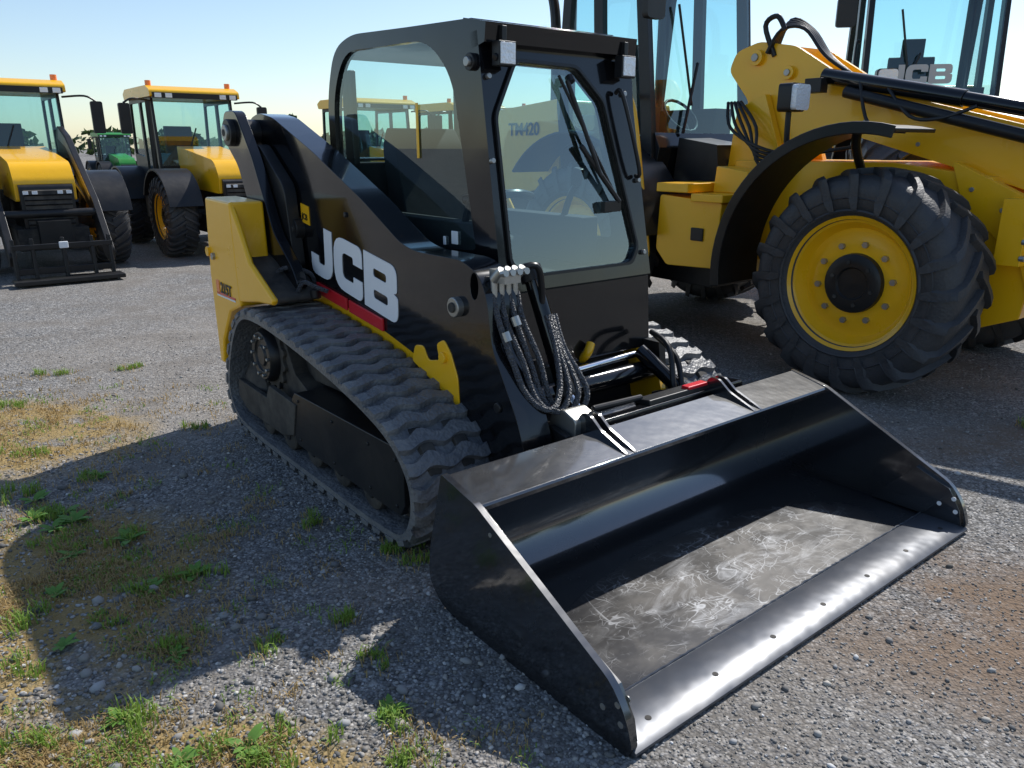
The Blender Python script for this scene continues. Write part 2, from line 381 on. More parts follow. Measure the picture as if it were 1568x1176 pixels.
b.cyl((.752,1.36,1.12),(.757,1.335,1.06),.05,BLK2,20);b.cyl((.795,1.18,.64),(.80,1.155,.59),.047,BLK2,20)
b.cyl((1.52,1.40,.62),(1.54,1.12,.46),.038,BLK,24)
b.box((.74,1.30,.40),(.77,1.5,.72),BLK2)
for z in(.66,.70,.58): b.cyl((.735,1.34,z),(.74,1.34,z),.012,STL,8)
b.tube([(1.55,1.36,.72),(1.50,1.2,.68),(1.46,1.12,.5),(1.5,1.1,.4)],.014,BLK2);b.tube([(1.58,1.36,.70),(1.56,1.2,.62),(1.52,1.12,.48)],.014,BLK2)
b.obj('front_frame',L,bevel=.006)
b=MB()
b.box((.60,.96,.10),(1.66,1.06,.20),BLK2);b.box((.64,.96,.44),(1.70,1.0,.475),BLK)
b.prism([(.93,.5),(.94,.535),(1.06,.52),(1.07,.49)],.80,1.74,BLK)
b.prism([(.95,.53),(.955,.555),(1.04,.545),(1.045,.52)],1.1,1.55,BLK2)
b.box((1.36,.955,.545),(1.50,1.0,.565),RED)
for x in(.62,.74,1.48,1.62): b.prism([(.96,.08),(.96,.5),(1.06,.52),(1.28,.44),(1.26,.3),(1.1,.08)],x,x+.03,BLK2)
b.prism(rnd([(.95,.47),(.95,.56),(1.03,.59),(1.10,.55),(1.12,.47)],.02),.66,.78,STL)
b.cyl((.70,1.2,.42),(.82,1.2,.42),.035,STL,16);b.cyl((.6,1.22,.40),(1.65,1.22,.40),.03,BLK2,16)
b.cyl((.84,1.04,.55),(1.12,1.02,.55),.014,BLK2,10)
b.obj('quick_hitch',L,bevel=.006)
# hoses
b=MB()
b.box((.50,1.20,1.09),(.58,1.30,1.14),STL)
for i in range(4):
    x=.50+.035*i
    b.cyl((x,1.27,1.02+.01*(i%2)),(x,1.27,1.10),.015,STL,12);b.cyl((x,1.27,1.10),(x+.01,1.23,1.14),.02,STL,12)
    b.cyl((x,1.215,1.13),(x,1.19,1.135),.014,STL,8)
for i in range(4):
    x=.49+.042*i;d=.016*i
    b.tube([(x,1.27,1.04),(x-.008*(i%2),1.22,.93),(x+.02,1.16-.01*(i%2),.78),(x+.05,1.10,.645-d),(x+.13,1.05,.59-d),(x+.20,1.08-.01*i,.66-.01*i),(.735+.016*i,1.16,.80),(.745+.014*i,1.23,.93)],.013,HOSE,10,7)
for i,(h) in enumerate((.9,.96,.74,.68)):
    b.cyl((.50+.04*i,1.20-.01*i,h),(.505+.04*i,1.185-.01*i,h-.035),.018,STL,10)
b.tube([(.62,1.3,1.12),(.70,1.25,1.14),(.74,1.26,1.05),(.76,1.28,.95)],.014,BLK2);b.tube([(.47,1.35,.6),(.55,1.2,.5),(.62,1.15,.4),(.7,1.1,.38)],.015,BLK2)
b.tube([(.5,1.3,.55),(.56,1.2,.42),(.64,1.12,.36)],.013,BLK2)
b.obj('hydraulic_hoses',L)
# --- cab
b=MB()
side_o=rnd([(1.48,1.0),(1.635,2.06),(1.75,2.11),(2.75,2.155),(2.95,2.10),(3.06,1.86),(3.06,1.30),(2.9,1.02)],[.01,.05,.1,.2,.2,.15,.1,.02],6)
side_i=rnd([(1.665,1.16),(1.83,1.90),(2.02,2.06),(2.83,2.08),(2.98,1.88),(3.0,1.36),(2.85,1.24),(2.25,1.13)],[.03,.12,.16,.16,.12,.08,.2,.1],6)
b.prism(side_o,.70,.745,BLK,holes=[side_i])
b.prism(side_o,1.555,1.60,BLK,holes=[side_i])
S=Vector((0,.148,.989)).normalized()
MF=Matrix(((1,0,0,0),(0,S[1],-S[2],1.475),(0,S[2],S[1],1.05),(0,0,0,1)))
fo=[(.69,-.06),(.69,1.02),(1.57,1.02),(1.64,-.06)]
fi=rnd([(.745,.68),(.875,.905),(1.22,.90),(1.375,.755),(1.54,.085),(1.49,.01),(.845,.01),(.755,.07)],.03,4)
b.prism(fo,0,-.05,BLK,'z',holes=[fi],M=MF)
fr=[(x+(x-1.13)*.035,y+(y-.45)*.03) for x,y in fi]
b.prism(fr,.003,.016,BLK2,'z',holes=[fi],M=MF)
b.prism([(1.575,2.01),(1.565,2.085),(1.72,2.115),(1.78,2.04),(1.66,1.99)],.69,1.575,BLK)
b.prism([(1.70,2.07),(1.72,2.118),(2.3,2.14),(2.78,2.135),(2.9,2.05),(2.7,2.08)],.73,1.57,BLK)
b.prism([(2.96,1.0),(3.06,1.0),(3.06,1.38),(2.96,1.38)],.74,1.56,BLK)
b.prism([(1.5,.90),(1.49,1.02),(3.0,1.02),(3.0,.90)],.64,1.64,BLK2)
b.prism([(1.50,1.0),(1.51,1.13),(2.2,1.115),(2.85,1.215),(3.0,1.3),(3.0,1.0)],.605,.70,BLK)
b.obj('cab_frame',L,bevel=.01,seg=3)
b=MB()
for x in(.715,1.585): b.add([(x,p[0],p[1]) for p in side_i],[tuple(range(len(side_i)))],GLS)
b.add([MF@Vector((p[0],p[1],-.01)) for p in fi],[tuple(range(len(fi)))],GLSF)
b.quad((.75,3.03,1.38),(1.55,3.03,1.38),(1.55,2.93,2.06),(.75,2.93,2.06),GLS)
b.obj('cab_glass',L)
b=MB()
b.prism(rnd([(2.15,1.02),(2.15,1.14),(2.62,1.16),(2.74,1.62),(2.82,1.72),(2.88,1.6),(2.78,1.02)],.04),.93,1.38,SEAT)
b.box((.78,1.75,1.02),(.90,2.75,1.26),SEAT);b.box((1.42,1.75,1.02),(1.54,2.75,1.26),SEAT)
for x in(.84,1.48):
    b.tube([(x,1.95,1.25),(x,1.9,1.36),(x+.01,1.86,1.42)],.018,BLK2);b.tube([(x,1.86,1.41),(x,1.84,1.5)],.028,BLK2)
b.box((.76,1.62,1.5),(.79,1.68,1.75),BLK2)
b.tube([(.93,2.1,1.35),(1.15,1.95,1.38),(1.38,2.1,1.35)],.022,BLK2)
b.lathe([(0,0),(.0,.07),(.03,.08),(.03,0)],ORG,20,(.80,1.72,1.38))
b.box((.76,2.90,1.3),(.80,3.0,2.0),BLK2);b.box((1.5,2.90,1.3),(1.55,3.0,2.0),BLK2)
b.prism([(2.9,1.3),(2.9,1.52),(2.98,1.52),(2.98,1.3)],.76,1.54,SEAT)
b.obj('cab_interior',L,bevel=.008)
b=MB()
for x,z in((.775,1.965),(1.49,1.955)):
    y=1.53
    b.box((x-.045,y,z-.045),(x+.045,y+.05,z+.05),BLK2);b.box((x-.038,y-.006,z-.038),(x+.038,y+.01,z+.044),LENS);b.box((x-.012,y+.02,z+.05),(x+.012,y+.06,z+.11),BLK2)
def onF(a,z,off=.03): return tuple(MF@Vector((a,z,off)))
b.tube([onF(1.14,.84,.03),onF(1.30,.42,.04)],.011,BLK2,8,0);b.tube([onF(1.16,.86,.02),onF(1.16,.83,.035)],.02,BLK2,8,0)
b.tube([onF(1.10,.86,.022),onF(1.42,.30,.022)],.008,BLK2,6,0);b.tube([onF(1.20,.56,.025),onF(1.42,.30,.03)],.013,BLK2,6,0)
b.box(tuple(Vector(onF(1.36,.27))-Vector((.04,.0,.015))),tuple(Vector(onF(1.36,.27))+Vector((.07,.03,.035))),BLK2)
for a,z in((.72,.84),(.72,.05),(1.52,.8),(1.59,.05),(.70,.5),(1.58,.4)): b.cyl(onF(a,z,.0),onF(a,z,.02),.012,STL,10)
b.tube([onF(.78,.99,.0),onF(.77,.93,.05),onF(.72,.90,.06)],.014,BLK2);b.cyl((.67,1.66,1.94),(.70,1.66,1.94),.035,BLK2,16);b.cyl((.655,1.66,1.94),(.68,1.66,1.94),.02,STL,12)
b.tube([onF(1.46,.80,.01),onF(1.47,.78,.05),onF(1.55,.45,.05),onF(1.56,.42,.01)],.010,BLK2)
for y,zz in((1.7,1.0),(2.0,1.0)): b.cyl((.69,y,zz+.05),(.70,y,zz+.05),.01,STL,8)
b.box((.705,1.82,1.17),(.712,1.87,1.23),WHT);b.box((.705,1.92,1.16),(.712,1.94,1.2),WHT)
b.box((.706,2.13,1.55),(.712,2.15,1.80),YEL)
b.obj('cab_fittings',L,bevel=.003)
# --- bucket
b=MB();W=2.09
inner=[(-.01,.022),(.17,.024),(.70,.026),(.80,.04),(.87,.08),(.915,.14),(.93,.21),(.92,.30),(.885,.455)]
outer=[(.905,.46),(.945,.30),(.955,.2),(.935,.12),(.885,.055),(.81,.015),(.70,.006),(-.01,.004)]
ins=smoothpts([(p[0],p[1],0) for p in inner[2:]],5);ins=[(p[0],p[1]) for p in ins]
b.prism([(.17,.026)]+ins+outer[:-1]+[(.17,.006)],.01,W-.01,BKT)
b.prism([(-.02,.010),(-.02,.020),(.012,.034),(.16,.034),(.17,.028),(.17,.003),(.0,.002)],.0,W,EDG)
b.prism([(.888,.53),(.895,.515),(.89,.45),(.87,.45),(.865,.50),(.715,.458),(.70,.462),(.694,.480),(.70,.488)],.01,W-.01,BKT)
SP=[(.90,.535),(.70,.493),(.07,.20),(.01,.12),(-.015,.04),(0,.0),(.84,-.0),(.93,.02),(1.0,.09),(.99,.2)]
SP=rnd(SP,[.01,.02,.04,.04,.01,.0,.03,.04,.04,.02],3)
b.prism(SP,-.012,.012,BKT);b.prism(SP,W-.012,W+.012,BKT)
RP=[(.40,.03),(.22,.24),(.07,.185),(.015,.10),(0,.035)]
b.prism(RP,W-.030,W-.012,BKT);b.prism(RP,.012,.028,BKT)
for x in(.69,1.50):
    for dx in(0,.045): b.prism(rnd([(.69,.485),(.72,.50),(.84,.545),(.90,.59),(.95,.59),(.98,.54),(.96,.47),(.90,.46),(.88,.52)],.015,3),x+dx,x+dx+.014,BKT)
b.obj('bucket',L,bevel=.004,seg=2)
b=MB()
for i in range(7):
    x=.12+i*(W-.24)/6;b.cyl((x,.045,.033),(x,.045,.0352),.010,DARK,14)
for y,z in((.045,.145),(.03,.09),(.10,.105)):
    for x0,x1 in((-.0135,-.010),(.0275,.0295),(W-.032,W-.029)):
        b.cyl((x0,y,z),(x1,y,z),.010,WHT if x0>1 else STL,12)
b.cyl((-.014,.62,.42),(-.010,.62,.42),.008,STL,10)
b.obj('bucket_bolt_holes',L)
b=MB()
pts=[(.02+i*.012,.172+.002*R.uniform(-1,1),.030+.0015*R.uniform(-1,1)) for i in range(171)]
b.tube(pts,.004,EDG,6,0);b.obj('weld_bead',L)
# ------------------------------------------------------------------ agricultural wheel
def wheel_mesh(name,Rr,W,rim,nl=20,seg=64,yel=YEL):
    b=MB();h=W/2
    prof=[(-h*.70,rim-.02),(-h*.86,rim+.02),(-h*1.0,rim+(Rr-rim)*.35),(-h*1.02,rim+(Rr-rim)*.6),(-h*.93,Rr-.075),(-h*.75,Rr-.045),(0,Rr-.04)]
    prof=prof+[(-x,r) for x,r in reversed(prof[:-1])]
    b.lathe(prof,RUB,seg)
    b.lathe([(-h*1.0,rim+.035),(-h*1.03,rim+.045),(-h*1.0,rim+.055)],RUB,seg)
    b.lathe([(-h*1.01,rim+.12),(-h*1.04,rim+.125),(-h*1.01,rim+.13)],RUB,seg)
    for side in(-1,1):
        for i in range(nl):
            th=2*math.pi*(i+(.5 if side>0 else 0))/nl
            st=[(-.06,Rr-.06,Rr,0,.9),(.25,Rr-.06,Rr,.10,.95),(.55,Rr-.06,Rr-.003,.20,1),(.82,Rr-.08,Rr-.012,.29,1.15),(.99,Rr-.14,Rr-.04,.34,1.25),(1.06,Rr-.2,Rr-.10,.37,1.2),(1.04,Rr-.26,Rr-.19,.39,.8)]
            v=[];f=[];hw=.036*.74/Rr*20/nl
            for x,r0,r1,dt,wf in st:
                for r,s in((r0,-1.25),(r1,-.85),(r1,.85),(r0,1.25)):
                    a=th+dt*20/nl*.9+s*hw*wf;v.append((side*x*h,r*math.cos(a),r*math.sin(a)))
            for k in range(len(st)-1):
                for q in range(4):
                    q2=(q+1)%4;f.append((k*4+q,k*4+q2,(k+1)*4+q2,(k+1)*4+q))
            f.append((0,1,2,3));n=(len(st)-1)*4;f.append((n+3,n+2,n+1,n))
            b.add(v,f,RUB)
    b.lathe([(-h*.80,rim-.01),(-h*.86,rim+.012),(-h*.80,rim+.014),(-h*.74,rim-.005),(-h*.70,rim-.03),(-h*.55,rim-.05),(-h*.42,rim-.07),(-h*.40,rim-.10),(-h*.46,rim-.14),(-h*.46,rim*.4),(-h*.4,0)],yel,seg)
    b.lathe([(h*.80,rim-.01),(h*.5,rim-.06),(-h*.3,rim-.06)],yel,seg)
    b.lathe([(h*.3,rim-.06),(h*.3,0)],yel,seg)
    r=rim*.46
    b.lathe([(-h*.46,r),(-h*.62,r*.98),(-h*.66,r*.9),(-h*.66,r*.55),(-h*.60,r*.5),(-h*.62,0)],BLK2,36)
    for i in range(10):
        a=2*math.pi*i/10+.2;b.cyl((-h*.44,rim*.60*math.cos(a),rim*.60*math.sin(a)),(-h*.56,rim*.60*math.cos(a),rim*.60*math.sin(a)),.02*rim/.41,STL,6)
    for i in range(6):
        a=2*math.pi*i/6;b.cyl((-h*.66,r*.72*math.cos(a),r*.72*math.sin(a)),(-h*.69,r*.72*math.cos(a),r*.72*math.sin(a)),.014,DARK,6)
    return b.mesh(name,38)
WH=wheel_mesh('big_wheel',.74,.50,.43)
WT=wheel_mesh('tractor_wheel',.60,.42,.33,26,40)
# ------------------------------------------------------------------ wheeled loaders
def loader(loc,boom=True,yaw=YAW,sc=1):
    T=empty('telescopic_wheel_loader' if boom else 'wheel_loader',loc,yaw);T.scale=(sc,)*3
    def wh(n,x,y,flip):
        mkobj(n,WH,T,loc=(x,y,.74),rot=(R.uniform(0,.5),0,math.pi if flip else 0))
    wh('front_wheel_right',.25,.05,False);wh('front_wheel_left',2.15,.05,True);wh('rear_wheel_right',.25,2.75,False);wh('rear_wheel_left',2.15,2.75,True)
    b=MB()
    b.prism([(-.75,.55),(-.8,1.0),(-.45,1.42),(.2,1.5),(1.5,1.5),(1.55,.7),(1.0,.45),(-.4,.4)],.72,1.68,YEL)
    b.prism([(1.55,.45),(1.5,1.25),(5.0,1.3),(5.2,.8),(5.0,.5)],.6,1.8,BLK2)
    b.prism(rnd([(3.35,1.25),(3.3,2.05),(4.6,1.95),(5.2,1.7),(5.3,.95),(5.1,.9)],.08),.42,1.98,YEL)
    b.cyl((.3,.05,.74),(2.1,.05,.74),.12,BLK2);b.cyl((.3,2.75,.74),(2.1,2.75,.74),.12,BLK2)
    b.prism(rnd([(1.18,.70),(1.15,1.20),(1.76,1.24),(1.78,.80),(1.66,.68)],.03),.12,.60,YEL)
    b.box((.08,1.12,1.20),(.60,1.42,1.26),YEL);b.box((.09,1.46,1.26),(.60,1.78,1.33),YEL)
    b.box((.105,1.30,.9),(.12,1.42,1.0),BLK2)
    b.prism([(1.15,1.26),(1.10,1.42),(1.4,1.46),(1.42,1.26)],.35,.60,YEL)
    b.obj('chassis',T,bevel=.015)
    b=MB()
    for x0,x1 in((-.03,.50),(1.90,2.43)):
        for yc in (.08,2.75):
            n=22;o=[];i_=[]
            a0,a1=(-8,104) if yc<1 else (40,170)
            for k in range(n+1):
                a=rad(a0+(a1-a0)*k/n);rr=1.0
                o.append((yc+rr*math.cos(a),.74+rr*math.sin(a)));i_.append((yc+(rr-.025)*math.cos(a),.74+(rr-.025)*math.sin(a)))
            b.prism(o+i_[::-1],x0,x1,BLK2)
            if yc<1:
                o2=[(yc+1.015*math.cos(rad(a0+(a1-a0)*k/n)),.74+1.015*math.sin(rad(a0+(a1-a0)*k/n))) for k in range(n+1)]
                i2=[(yc+.94*math.cos(rad(a0+(a1-a0)*k/n)),.74+.94*math.sin(rad(a0+(a1-a0)*k/n))) for k in range(n+1)]
                xe=x0-.015 if x0<1 else x1
                b.prism(o2+i2[::-1],xe,xe+.015,BLK2)
    b.tube([(.5,.3,1.45),(.3,.25,1.60),(.2,.2,1.7)],.03,BLK2)
    b.obj('fenders',T,bevel=.008)
    b=MB()
    x0,x1,y0,y1,zb,zt=.42,1.78,2.12,3.35,1.28,3.15
    for x,s in((x0,1),(x1,-1)):
        out=rnd([(y0-.02,zb),(y0+.02,1.8),(y0+.18,zt),(y1-.1,zt),(y1,2.0),(y1-.1,zb)],.06)
        w1=rnd([(y0+.13,1.55),(y0+.14,1.8),(y0+.28,zt-.1),(y0+.66,zt-.1),(y0+.58,1.55)],.06)
        w2=rnd([(y0+.70,1.75),(y0+.77,zt-.1),(y1-.2,zt-.1),(y1-.1,2.0),(y1-.15,1.75)],.06)
        b.prism(out,x-.03,x+.03,BLK2,holes=[w1,w2])
        b.prism(rnd([(y0-.01,zb),(y0+.0,1.55),(y0+.6,1.55),(y0+.7,1.75),(y1-.1,1.75),(y1-.1,zb)],.03),x-.034,x+.034,BLK)
    b.prism([(y0+.1,zt-.05),(y0+.1,zt+.12),(y0+.3,zt+.2),(y1-.1,zt+.18),(y1,zt+.05),(y1-.05,zt-.05)],x0-.03,x1+.03,YEL if boom else BLK2)
    b.prism([(y0+.0,zb),(y0-.06,1.6),(y0,1.72),(y0+.06,1.72),(y0+.1,zb)],x0,x1,BLK)
    b.box((x0,y0,zb-.05),(x1,y1,zb+.03),BLK2);b.box((x0,y1-.14,zb),(x1,y1-.08,1.9),BLK2)
    b.prism([(y0-.55,1.25),(y0-.5,1.62),(y0-.1,1.68),(y0-.05,1.25)],.62,1.05,BLK2)
    b.prism(rnd([(2.6,1.3),(2.6,1.7),(3.0,1.72),(3.05,2.35),(3.15,2.35),(3.18,1.3)],.04),.85,1.35,SEAT)
    b.prism(rnd([(3.05,2.3),(3.04,2.55),(3.12,2.55),(3.14,2.3)],.03),.98,1.22,SEAT)
    b.tube([(1.1,2.2,1.5),(1.1,2.42,1.85)],.04,BLK2);
    ring=[(1.1+.19*math.cos(a*math.pi/8),2.42+.12*math.sin(a*math.pi/8),1.88+.14*math.sin(a*math.pi/8)) for a in range(17)]
    b.tube(ring,.015,BLK2,8,0)
    b.box((1.45,2.3,1.3),(1.7,3.1,1.95),SEAT);b.box((.5,2.25,1.5),(.62,2.35,1.95),SEAT)
    b.tube([(x1-.05,y1-.1,1.9),(x1-.05,y1-.1,3.1)],.05,BLK2);b.tube([(x0+.05,y1-.1,1.9),(x0+.05,y1-.1,3.1)],.05,BLK2)
    b.obj('cab',T,bevel=.012)
    g=MB()
    g.quad((x0+.02,y0-.0,1.70),(x1-.02,y0-.0,1.70),(x1-.02,y0+.16,zt-.04),(x0+.02,y0+.16,zt-.04),GLS2)
    g.quad((x0+.02,y1-.06,1.85),(x1-.02,y1-.06,1.85),(x1-.02,y1-.1,zt-.04),(x0+.02,y1-.1,zt-.04),GLS2)
    for x in(x0,x1):
        g.quad((x,y0+.08,1.5),(x,y0+.68,1.5),(x,y0+.7,zt-.05),(x,y0+.2,zt-.05),GLS2);g.quad((x,y0+.66,1.7),(x,y1-.12,1.7),(x,y1-.15,zt-.05),(x,y0+.7,zt-.05),GLS2)
    g.obj('cab_glass',T)
    b=MB()
    b.tube([(.75,y0-.03,1.72),(.95,y0+.02,2.3)],.015,BLK2,6,0);b.tube([(.88,y0-.0,1.95),(.72,y0+.07,2.75)],.012,BLK2,6,0)
    b.tube([(x0,y0+.15,2.95),(.15,y0-.15,2.95),(.08,y0-.2,2.8)],.015,BLK2);b.prism(rnd([(.0,2.55),(.0,2.85),(.2,2.85),(.2,2.55)],.04),y0-.24,y0-.18,BLK2,'y')
    for x in(.5,1.7): b.cyl((x,y0+.08,zt+.05),(x,y0+.0,zt+.05),.07,LENS,16)
    b.tube([(.36,2.36,2.02),(.12,2.28,2.03),(.08,2.14,2.01),(.08,2.05,1.88),(.08,1.94,1.35),(.08,1.84,.82),(.08,1.86,.72),(.12,1.98,.69)],.021,YEL,10)
    b.tube([(x0-.04,2.35,1.5),(x0-.08,2.35,1.55),(x0-.08,2.45,2.4),(x0-.04,2.45,2.45)],.014,BLK2)
    b.tube([(.55,3.55,1.9),(.55,3.55,2.6),(.55,3.60,2.95),(.55,3.72,3.1)],.05,BLK2)
    b.tube([(.45,.80,1.5),(.35,.80,1.6),(.33,.80,1.85)],.02,BLK2);b.prism(rnd([(.24,1.84),(.24,2.03),(.43,2.03),(.43,1.84)],.03),.74,.84,BLK2,'y')
    b.prism(rnd([(.25,1.85),(.25,2.02),(.42,2.02),(.42,1.85)],.03),.70,.745,LENS,'y')
    b.prism(rnd([(2.0,1.84),(2.0,2.03),(2.19,2.03),(2.19,1.84)],.03),.74,.84,BLK2,'y')
    b.obj('fittings',T,bevel=.004)
    if boom:
        b=MB()
        BM=rnd([(1.72,2.20),(1.66,2.34),(1.45,2.40),(1.12,2.34),(.62,2.04),(-.6,1.72),(-1.9,1.2),(-2.05,1.0),(-1.9,.9),(-.55,1.36),(.15,1.56),(.7,1.72),(1.2,1.62),(1.5,1.5),(1.62,1.7),(1.50,1.95)],.05,3)
        b.prism(BM,.84,.88,YEL);b.prism(BM,1.30,1.34,YEL)
        b.prism(rnd([(1.3,2.05),(1.1,2.2),(.5,1.98),(-.6,1.68),(-1.9,1.15),(-1.8,.95),(-.55,1.42),(.3,1.66),(1.0,1.9)],.04),.88,1.30,YEL)
        b.prism([(1.6,1.45),(1.55,1.9),(1.3,2.0),(1.1,1.5)],.76,.83,YEL);b.prism([(1.6,1.45),(1.55,1.9),(1.3,2.0),(1.1,1.5)],1.36,1.42,YEL)
        for y,z,r in((1.45,2.28,.06),(1.15,2.15,.05),(1.35,1.75,.05)):
            b.cyl((.80,y,z),(1.38,y,z),r,YEL,20);b.cyl((.785,y,z),(.81,y,z),r*.5,STL,12)
        b.prism(rnd([(-.2,1.52),(-.9,1.2),(-1.2,.8),(-.85,.5),(-.7,.9),(-.3,1.25)],.04),.70,.78,YEL)
        b.box((.55,-.75,.9),(1.85,-.6,1.3),YEL)
        for z in (.95,1.05,1.15): b.cyl((.56,-.77,z),(.56,-.74,z),.02,STL,8)
        for y,z in((-.35,1.34),(-.55,1.22),(-.75,1.08),(.1,1.62),(.5,1.78)): b.cyl((.69,y,z) if y<0 else (.835,y,z),(.71,y,z) if y<0 else (.85,y,z),.016,STL,8)
        b.obj('boom',T,bevel=.012)
        b=MB()
        b.cyl((.74,.80,2.10),(.74,-.2,1.90),.055,BLK,20);b.cyl((.74,-.2,1.90),(.74,-1.5,1.62),.045,BLK,20)
        b.cyl((.70,.60,1.98),(.70,-1.3,1.48),.04,BLK2,18)
        b.cyl((1.1,-1.9,1.0),(1.1,-2.4,.5),.08,BLK2)
        for i in range(5):
            b.tube([(.80+.03*i,1.35,2.3),(.82+.03*i,1.25,2.46+.02*i),(.82+.03*i,1.05,2.45),(.8+.02*i,.85,2.25),(.76,.6,2.1)],.014,BLK2)
            b.tube([(.70,1.6-.03*i,1.95),(.62,1.5-.06*i,1.75),(.6,1.2,1.6-.03*i),(.66,.9,1.55),(.7,.5,1.6)],.013,BLK2)
        b.tube([(.84,1.3,2.28),(.8,1.38,2.5),(.8,1.28,2.56),(.8,1.2,2.45)],.02,BLK2)
        b.tube([(.7,.3,2.0),(.66,.1,1.8),(.66,-.1,1.78),(.7,-.3,1.85)],.012,BLK2);b.tube([(.7,.5,2.05),(.62,.35,1.75),(.64,.1,1.7)],.012,BLK2)
        b.box((.62,.75,1.98),(.72,.88,2.08),BLK2)
        b.obj('hydraulics',T,bevel=.004)
        text('hood_text','TM420',.17,BLK2,T,(.412,4.12,1.72),(0,-1,0),(0,0,1),.004)
        b=MB();letters(b,'JCB',.24,(5.15,1.38),0,.412,.416,WHT);b.obj('hood_lettering',T)
    else:
        b=MB();letters(b,'JCB',.20,(.62,1.98),0,y0-.022,y0-.018,GRY,'y');b.obj('cab_lettering',T)
        b=MB();b.prism(rnd([(1.4,1.5),(1.3,1.7),(-.5,1.3),(-1.0,.8),(-.4,1.05),(1.2,1.4)],.05),.9,1.3,YEL);b.obj('lift_arms',T,bevel=.01)
    return T
loader((2.2,4.95,0))
loader((3.78,8.81,0),False,rad(-12),1.22)
# ------------------------------------------------------------------ tractors
def tractor_mesh(paintm,cabm,nm):
    b=MB()
    hood=rnd([(-.85,.95),(-.88,1.2),(-.72,1.42),(1.0,1.62),(1.0,1.0)],[.03,.06,.12,.03,0],4)
    b.prism(hood,.66,1.34,paintm)
    b.prism(rnd([(-.93,.55),(-.93,1.14),(-.80,1.18),(.6,1.1),(.9,.5)],.04),.70,1.30,BLK2)
    b.prism([(-.955,.62),(-.955,1.08),(-.92,1.1),(-.92,.6)],.74,1.26,DARK)
    for i in range(7): b.box((.74,-.965,.66+i*.06),(1.26,-.95,.675+i*.06),BLK)
    for x in(.76,.86,1.14,1.24): b.box((x-.03,-.975,1.04),(x+.03,-.95,1.08),LENS)
    b.box((.82,-1.15,.42),(1.18,-.9,.72),BLK2);b.box((.6,-1.0,.35),(1.4,2.9,.62),DARK)
    b.box((.62,.3,.55),(1.38,2.9,1.05),BLK2)
    b.cyl((.2,0,.6),(1.8,0,.6),.09,DARK);b.cyl((.2,2.35,.6),(1.8,2.35,.6),.11,DARK)
    for x0,x1 in((-.02,.46),(1.54,2.02)):
        for yc,m in((0,BLK2),(2.35,BLK2)):
            n=12;o=[];q=[]
            for k in range(n+1):
                a=rad(25+140*k/n);o.append((yc+.74*math.cos(a),.6+.70*math.sin(a)));q.append((yc+.71*math.cos(a),.6+.67*math.sin(a)))
            b.prism(o+q[::-1],x0,x1,m)
    y0,y1=.95,2.45
    for x in(.36,1.60):
        b.prism(rnd([(y0,1.0),(y0+.02,1.3),(y0+.12,2.38),(y1-.05,2.38),(y1,1.6),(y1-.1,1.0)],.04),x,x+.04,BLK2,holes=[rnd([(y0+.08,1.12),(y0+.18,2.3),(y0+.78,2.3),(y0+.74,1.12)],.04),rnd([(y0+.84,1.45),(y0+.86,2.3),(y1-.1,2.3),(y1-.06,1.5)],.04)])
    b.box((.36,y0,.95),(1.64,y1-.05,1.08),BLK2);b.box((.40,y1-.08,1.0),(1.6,y1-.03,1.55),BLK2);b.box((.40,y0-.0,1.0),(1.60,y0+.05,1.32),BLK2)
    b.prism(rnd([(y0-.12,2.36),(y0-.10,2.46),(y0+.1,2.53),(y1-.1,2.53),(y1+.05,2.46),(y1,2.36)],.03),.30,1.70,cabm)
    b.box((.34,y0-.125,2.34),(1.66,y0-.04,2.42),BLK2)
    for x in(.42,.58,1.42,1.58): b.box((x-.05,y0-.14,2.345),(x+.05,y0-.12,2.41),LENS)
    for x in(.38,1.62): b.cyl((x,y0+.2,2.5),(x,y0+.2,2.61),.045,ORG,14)
    b.prism(rnd([(1.6,1.0),(1.6,1.35),(1.95,1.4),(2.0,1.95),(2.1,1.95),(2.1,1.0)],.03),.78,1.22,SEAT)
    b.tube([(1,1.1,1.1),(1,1.35,1.5)],.03,BLK2);b.box((.85,1.2,1.48),(1.15,1.4,1.52),BLK2)
    b.box((.5,1.5,1.0),(.7,2.2,1.5),SEAT);b.box((1.3,1.5,1.0),(1.5,2.2,1.55),SEAT)
    for x,s in((.34,-1),(1.66,1)):
        b.tube([(x,y0+.05,2.3),(x+s*.28,y0-.05,2.32),(x+s*.42,y0-.05,2.25)],.015,BLK2)
        b.prism(rnd([(x+s*.42-.08,1.80),(x+s*.42+.08,1.80),(x+s*.42+.08,2.25),(x+s*.42-.08,2.25)],.03),y0-.09,y0-.03,BLK2,'y')
    b.cyl((.30,1.0,1.1),(.30,1.0,2.3),.04,BLK2);b.box((.2,1.0,.5),(.4,1.5,.95),BLK2)
    b.tube([(.75,y0,1.3),(1.0,y0+.06,1.9)],.012,BLK2,6,0)
    b.quad((.4,y0+.01,1.3),(1.6,y0+.01,1.3),(1.6,y0+.11,2.38),(.4,y0+.11,2.38),GLS2)
    b.quad((.4,y1-.02,1.5),(1.6,y1-.02,1.5),(1.6,y1-.06,2.38),(.4,y1-.06,2.38),GLS2)
    for x in(.38,1.62): b.quad((x,y0+.05,1.1),(x,y0+.12,2.35),(x,y1-.08,2.35),(x,y1-.08,1.45),GLS2)
    return b.mesh(nm)
TM=tractor_mesh(YEL,YEL,'tractor_body');TG=tractor_mesh(GRN,GRN,'green_tractor_body')
